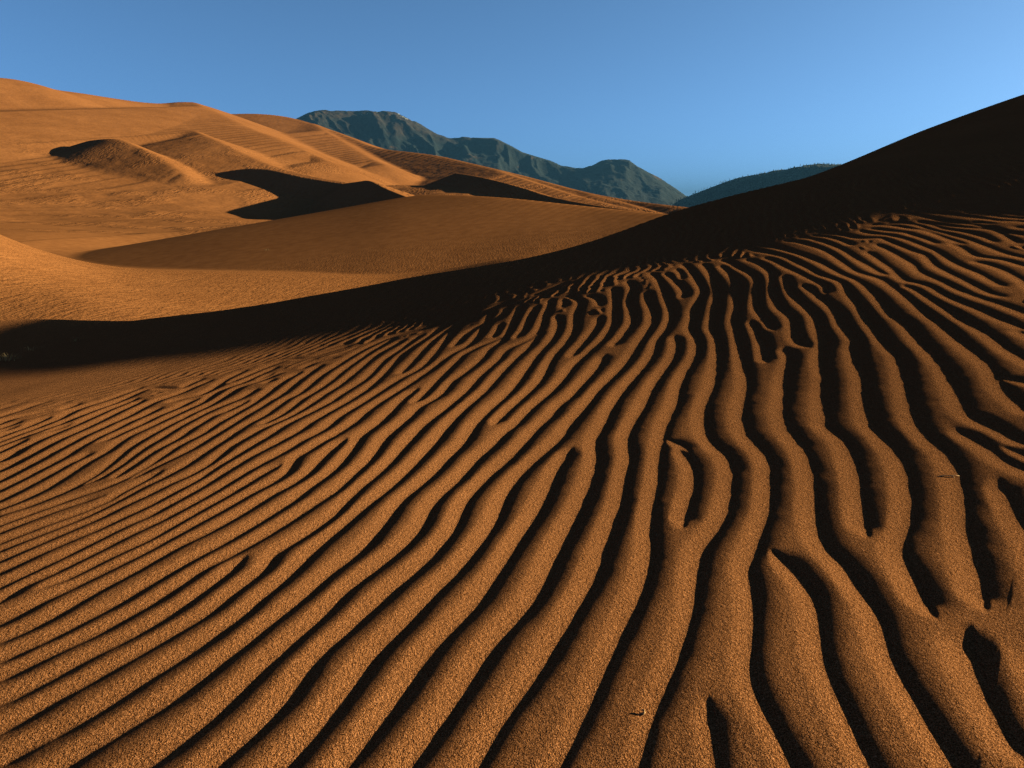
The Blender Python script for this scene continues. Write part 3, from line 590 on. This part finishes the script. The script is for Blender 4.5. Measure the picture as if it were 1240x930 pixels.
BIG = [(250,170),(300,166),(330,156),(352,147),(362,142),(372,137),(381,134),(393,133),(412,134),(428,134.5),(445,133.5),(462,134),(478,135.5),(490,141),(505,148),(520,156),(533,163),(542,166.5),(552,167),(560,165.5),(572,166.5),(585,167),(598,167),(606,170),(618,176),(632,184),(648,189),(665,194),(680,200),(697,203.5),(706,203),(718,200),(728,194.5),(740,192.5),(752,192),(762,194),(770,200),(784,208),(800,216),(812,224),(824,232),(835,240),(850,252),(870,262)]
m_big = mountain('mountain_range', BIG, 7000., 1500., 2000., mountain_material('mountain_rock', (.003, .005, .006), (.024, .015, .010), (.005, .0055, .006), 1050.), 11, .13)
HILL = [(790,262),(808,253),(823,242),(840,235),(858,228),(876,221),(895,215),(915,211),(935,207),(955,204),(975,200),(992,198),(1010,199),(1026,199),(1045,203),(1070,204),(1110,206),(1180,208),(1260,216),(1400,230)]
m_hill = mountain('forested_hill', HILL, 4200., 700., 1200., mountain_material('forest_floor', (.004, .007, .006), (.008, .009, .006), (.006, .008, .006), 3000.), 31, .07)

# conifers along the hill: uncountable, one mesh
def cone_forest(name, o, mat, count, hmin, hmax, keep):
    me0 = o.data; n = len(me0.vertices); co = np.empty(n * 3, np.float32); me0.vertices.foreach_get('co', co); co = co.reshape(-1, 3)
    pick = rng.choice(n, count * 3); vs = []; fs = []; c = 0
    for i in pick:
        if c >= count: break
        x, y, z = co[i]
        if z < 0 or not keep(x, y, z): continue
        x += rng.uniform(-25, 25); h = rng.uniform(hmin, hmax); w = h * rng.uniform(.16, .24); b = len(vs); ph = rng.uniform(0, 6)
        for lev, (zz, ww) in enumerate(((0.0, 1.0), (.35, .72), (.36, .85), (.66, .42), (.67, .55))):
            for q in range(5):
                an = ph + q * 1.2566; jr = rng.uniform(.75, 1.2)
                vs.append((x + w * ww * jr * math.cos(an), y + w * ww * jr * math.sin(an), z - 3 + zz * h))
        vs.append((x, y, z - 3 + h))
        for lev in range(4):
            for q in range(5): fs.append((b + lev * 5 + q, b + lev * 5 + (q + 1) % 5, b + lev * 5 + 5 + (q + 1) % 5, b + lev * 5 + 5 + q))
        for q in range(5): fs.append((b + 20 + q, b + 20 + (q + 1) % 5, b + 25))
        c += 1
    me = bpy.data.meshes.new(name); me.from_pydata(vs, [], fs); me.materials.append(mat)
    t = bpy.data.objects.new(name, me); col.objects.link(t); t['kind'] = 'stuff'; return t
kf_ = NT('conifer'); nn = kf_.n('ShaderNodeTexNoise', i_Scale=.05); kf_.l(kf_.n('ShaderNodeNewGeometry').outputs['Position'], nn.inputs['Vector'])
kf_.l(kf_.ramp(nn.outputs['Fac'], [(.3, (.004, .008, .005)), (.7, (.010, .014, .008))]), kf_.b.inputs['Base Color']); kf_.b.inputs['Roughness'].default_value = .9
cone_forest('conifer_forest', m_hill, kf_.m, 9000, 6, 13, lambda x, y, z: True)

# ------------------------------------------------------------------ twigs, grass and small plants on the sand
def simple_mat(name, c0, c1, scale, rough=.8):
    k = NT(name); n = k.n('ShaderNodeTexNoise', i_Scale=scale, i_Detail=4.0); tc = k.n('ShaderNodeTexCoord'); k.l(tc.outputs['Object'], n.inputs['Vector'])
    k.l(k.ramp(n.outputs['Fac'], [(.3, c0), (.7, c1)]), k.b.inputs['Base Color']); k.b.inputs['Roughness'].default_value = rough; k.b.inputs['Specular IOR Level'].default_value = .05
    bp = k.n('ShaderNodeBump'); bp.inputs['Strength'].default_value = .4; bp.inputs['Distance'].default_value = .002; k.l(n.outputs['Fac'], bp.inputs['Height']); k.l(bp.outputs[0], k.b.inputs['Normal'])
    return k.m
TWIG = simple_mat('dead_wood', (.10, .05, .025), (.30, .17, .08), 90)
STRAW = simple_mat('dry_straw', (.10, .06, .025), (.30, .19, .08), 30)
LEAF = simple_mat('scrub_leaf', (.012, .014, .007), (.035, .034, .016), 40)
def tube(bm, pts_, r0, r1, sides=6):
    prev = None; n = len(pts_)
    for i, p in enumerate(pts_):
        p = Vector(p); a = Vector(pts_[max(i - 1, 0)]); b = Vector(pts_[min(i + 1, n - 1)]); t = (b - a).normalized()
        u = t.orthogonal().normalized(); v = t.cross(u); rad = r0 + (r1 - r0) * i / (n - 1)
        ring = [bm.verts.new(p + (u * math.cos(q * 2 * math.pi / sides) + v * math.sin(q * 2 * math.pi / sides)) * rad) for q in range(sides)]
        if prev:
            for q in range(sides): bm.faces.new((prev[q], prev[(q + 1) % sides], ring[(q + 1) % sides], ring[q]))
        else: bm.faces.new(ring[::-1])
        prev = ring
    bm.faces.new(prev)
def obj(name, bm, mat, parent=None, loc=(0, 0, 0)):
    me = bpy.data.meshes.new(name); bm.normal_update(); bm.to_mesh(me); bm.free(); me.materials.append(mat)
    for p in me.polygons: p.use_smooth = True
    o = bpy.data.objects.new(name, me); col.objects.link(o); o.location = loc
    if parent: o.parent = parent
    return o
def tag(o, label, cat, group=None):
    o['label'] = label; o['category'] = cat
    if group: o['group'] = group
    return o
# broken twig stub in the foreground: a bent stick with a fork, its root end in the sand
p = on_ground(779, 867); b = bmesh.new()
tube(b, [(-.003, 0, -.010), (-.001, 0, .001), (.003, .001, .005), (.002, .004, .0075), (-.003, .006, .0078)], .0030, .0018)
tube(b, [(.001, .001, .003), (-.007, -.001, .0035), (-.012, -.003, .002)], .0018, .0008)
tag(obj('twig', b, TWIG, None, p), 'short forked twig stub poking out of a ripple crest at the bottom centre', 'twig', 'twigs in the rippled sand')
p = on_ground(1150, 577); b = bmesh.new()
tube(b, [(-.050, .004, -.003), (-.03, .003, .002), (-.005, .0, .004), (.018, -.002, .005), (.034, -.002, .003)], .0020, .0012)
tube(b, [(.004, 0, .003), (.012, -.008, -.001), (.014, -.014, -.008)], .0014, .0008)
tag(obj('twig', b, TWIG, None, p), 'thin straight twig lying across a ripple crest on the right', 'twig', 'twigs in the rippled sand')

def grass_tuft(seed, n, h, spread, lean):
    rg = random.Random(seed); b = bmesh.new()
    for _ in range(n):
        an = rg.uniform(0, 6.283); d = rg.uniform(0, spread) ; x, y = d * math.cos(an), d * math.sin(an) * .6
        hh = h * rg.uniform(.45, 1); dx, dy = math.cos(an) * hh * rg.uniform(.2, .9) + lean * hh, math.sin(an) * hh * rg.uniform(.2, .7)
        w = rg.uniform(.002, .0045); cs = [Vector((x + dx * t * t, y + dy * t * t, hh * t * (1 - .35 * t))) for t in (0, .35, .7, 1)]
        sd = Vector((-math.sin(an), math.cos(an), 0)) * w; prev = None
        for i, c in enumerate(cs):
            f = 1 - i / 3.3; q = (b.verts.new(c - sd * f + Vector((0, 0, -.02 if i == 0 else 0))), b.verts.new(c + sd * f))
            if prev: b.faces.new((prev[0], prev[1], q[1], q[0]))
            prev = q
    return b
def scrub(seed, n, h, w):
    """low desert shrub: woody stems and leaf clumps"""
    rg = random.Random(seed); sb = bmesh.new(); lb = bmesh.new()
    for _ in range(n):
        an = rg.uniform(0, 6.283); L = rg.uniform(.5, 1); tip = Vector((math.cos(an) * w * L, math.sin(an) * w * L * .7, h * rg.uniform(.5, 1)))
        tube(sb, [(0, 0, -.03), tip * .45 + Vector((0, 0, h * .06)), tip], .006, .002, 4)
        for _ in range(16):
            c = tip * rg.uniform(.4, 1.05) + Vector((rg.gauss(0, w * .1), rg.gauss(0, w * .1), rg.gauss(0, h * .07)))
            d = Vector((rg.gauss(0, 1), rg.gauss(0, 1), rg.gauss(.4, .7))).normalized(); s = rg.uniform(.018, .04) * (h / .25); e = d.orthogonal().normalized() * s * .3
            vs_ = [lb.verts.new(c), lb.verts.new(c + d * s * .5 + e), lb.verts.new(c + d * s), lb.verts.new(c + d * s * .5 - e)]; lb.faces.new(vs_)
    return sb, lb
GR = 'dry grass tufts in the dune shadow'
for i, (px, py, n, h, sp, ln, lab) in enumerate(TUFTS):
    p = on_ground(px, py); o = obj('grass_tuft', grass_tuft(40 + i, n, h, sp, ln), STRAW, None, p); tag(o, lab, 'grass', GR)
for i, (px, py, n, h, w, lab) in enumerate(SHRUBS):
    p = on_ground(px, py); e = bpy.data.objects.new('shrub', None); col.objects.link(e); e.location = p; tag(e, lab, 'shrub', 'low shrubs on the sand')
    s_, l_ = scrub(80 + i, n, h, w); obj('stems', s_, TWIG, e); obj('foliage', l_, LEAF, e)

# ------------------------------------------------------------------ light, sky, air, camera
w = bpy.data.worlds.new('World'); sc.world = w; w.use_nodes = True; nt = w.node_tree
sky = nt.nodes.new('ShaderNodeTexSky'); sky.sky_type = 'NISHITA'; sky.sun_disc = False
sky.sun_elevation = SUN_EL; sky.sun_rotation = SUN_AZ; sky.altitude = 2500; sky.air_density = AIR; sky.dust_density = DUST; sky.ozone_density = OZONE
mx = nt.nodes.new('ShaderNodeMix'); mx.data_type = 'RGBA'; mx.blend_type = 'MULTIPLY'; mx.inputs['Factor'].default_value = 1; mx.inputs['B'].default_value = (.93, 1.05, .86, 1)
nt.links.new(sky.outputs[0], mx.inputs['A']); nt.links.new(mx.outputs['Result'], nt.nodes['Background'].inputs[0]); nt.nodes['Background'].inputs[1].default_value = SKY
s = bpy.data.lights.new('sun', 'SUN'); s.energy = SUN; s.angle = math.radians(.5); s.color = SUNCOL
so = bpy.data.objects.new('sun', s); col.objects.link(so)
d = Vector((math.cos(SUN_EL) * math.sin(SUN_AZ), math.cos(SUN_EL) * math.cos(SUN_AZ), math.sin(SUN_EL)))
so.rotation_euler = d.to_track_quat('Z', 'Y').to_euler(); so.location = (30, 0, 30)
if HAZE > 0:
    b = bmesh.new(); bmesh.ops.create_cube(b, size=1)
    k = bpy.data.materials.new('haze'); k.use_nodes = True; t = k.node_tree; t.nodes.remove(t.nodes['Principled BSDF'])
    v = t.nodes.new('ShaderNodeVolumePrincipled'); v.inputs['Density'].default_value = HAZE; v.inputs['Color'].default_value = HAZECOL; v.inputs['Anisotropy'].default_value = .2
    t.links.new(v.outputs[0], t.nodes['Material Output'].inputs['Volume'])
    ho = obj('haze', b, k); ho.scale = (60000, 60000, 1300); ho.location = (0, 0, 1300 / 2 - 60); ho['kind'] = 'stuff'
cam = bpy.data.cameras.new('camera'); co_ = bpy.data.objects.new('camera', cam); col.objects.link(co_); sc.camera = co_
cam.sensor_width = 36; cam.lens = F / 1240 * 36; co_.location = (0, 0, HC); co_.rotation_euler = (math.radians(90) - TH, 0, 0)
cam.clip_start = .05; cam.clip_end = 200000
v = sc.view_settings; v.view_transform = 'Standard'; v.look = 'None'; v.exposure = EXPO; v.gamma = 1; v.use_curve_mapping = False
sc.cycles.max_bounces = 6; sc.cycles.diffuse_bounces = 3; sc.cycles.use_denoising = DENOISE
sc.cycles.denoising_prefilter = 'NONE'; sc.cycles.denoising_input_passes = 'RGB_ALBEDO_NORMAL'
sc.cycles.use_adaptive_sampling = False
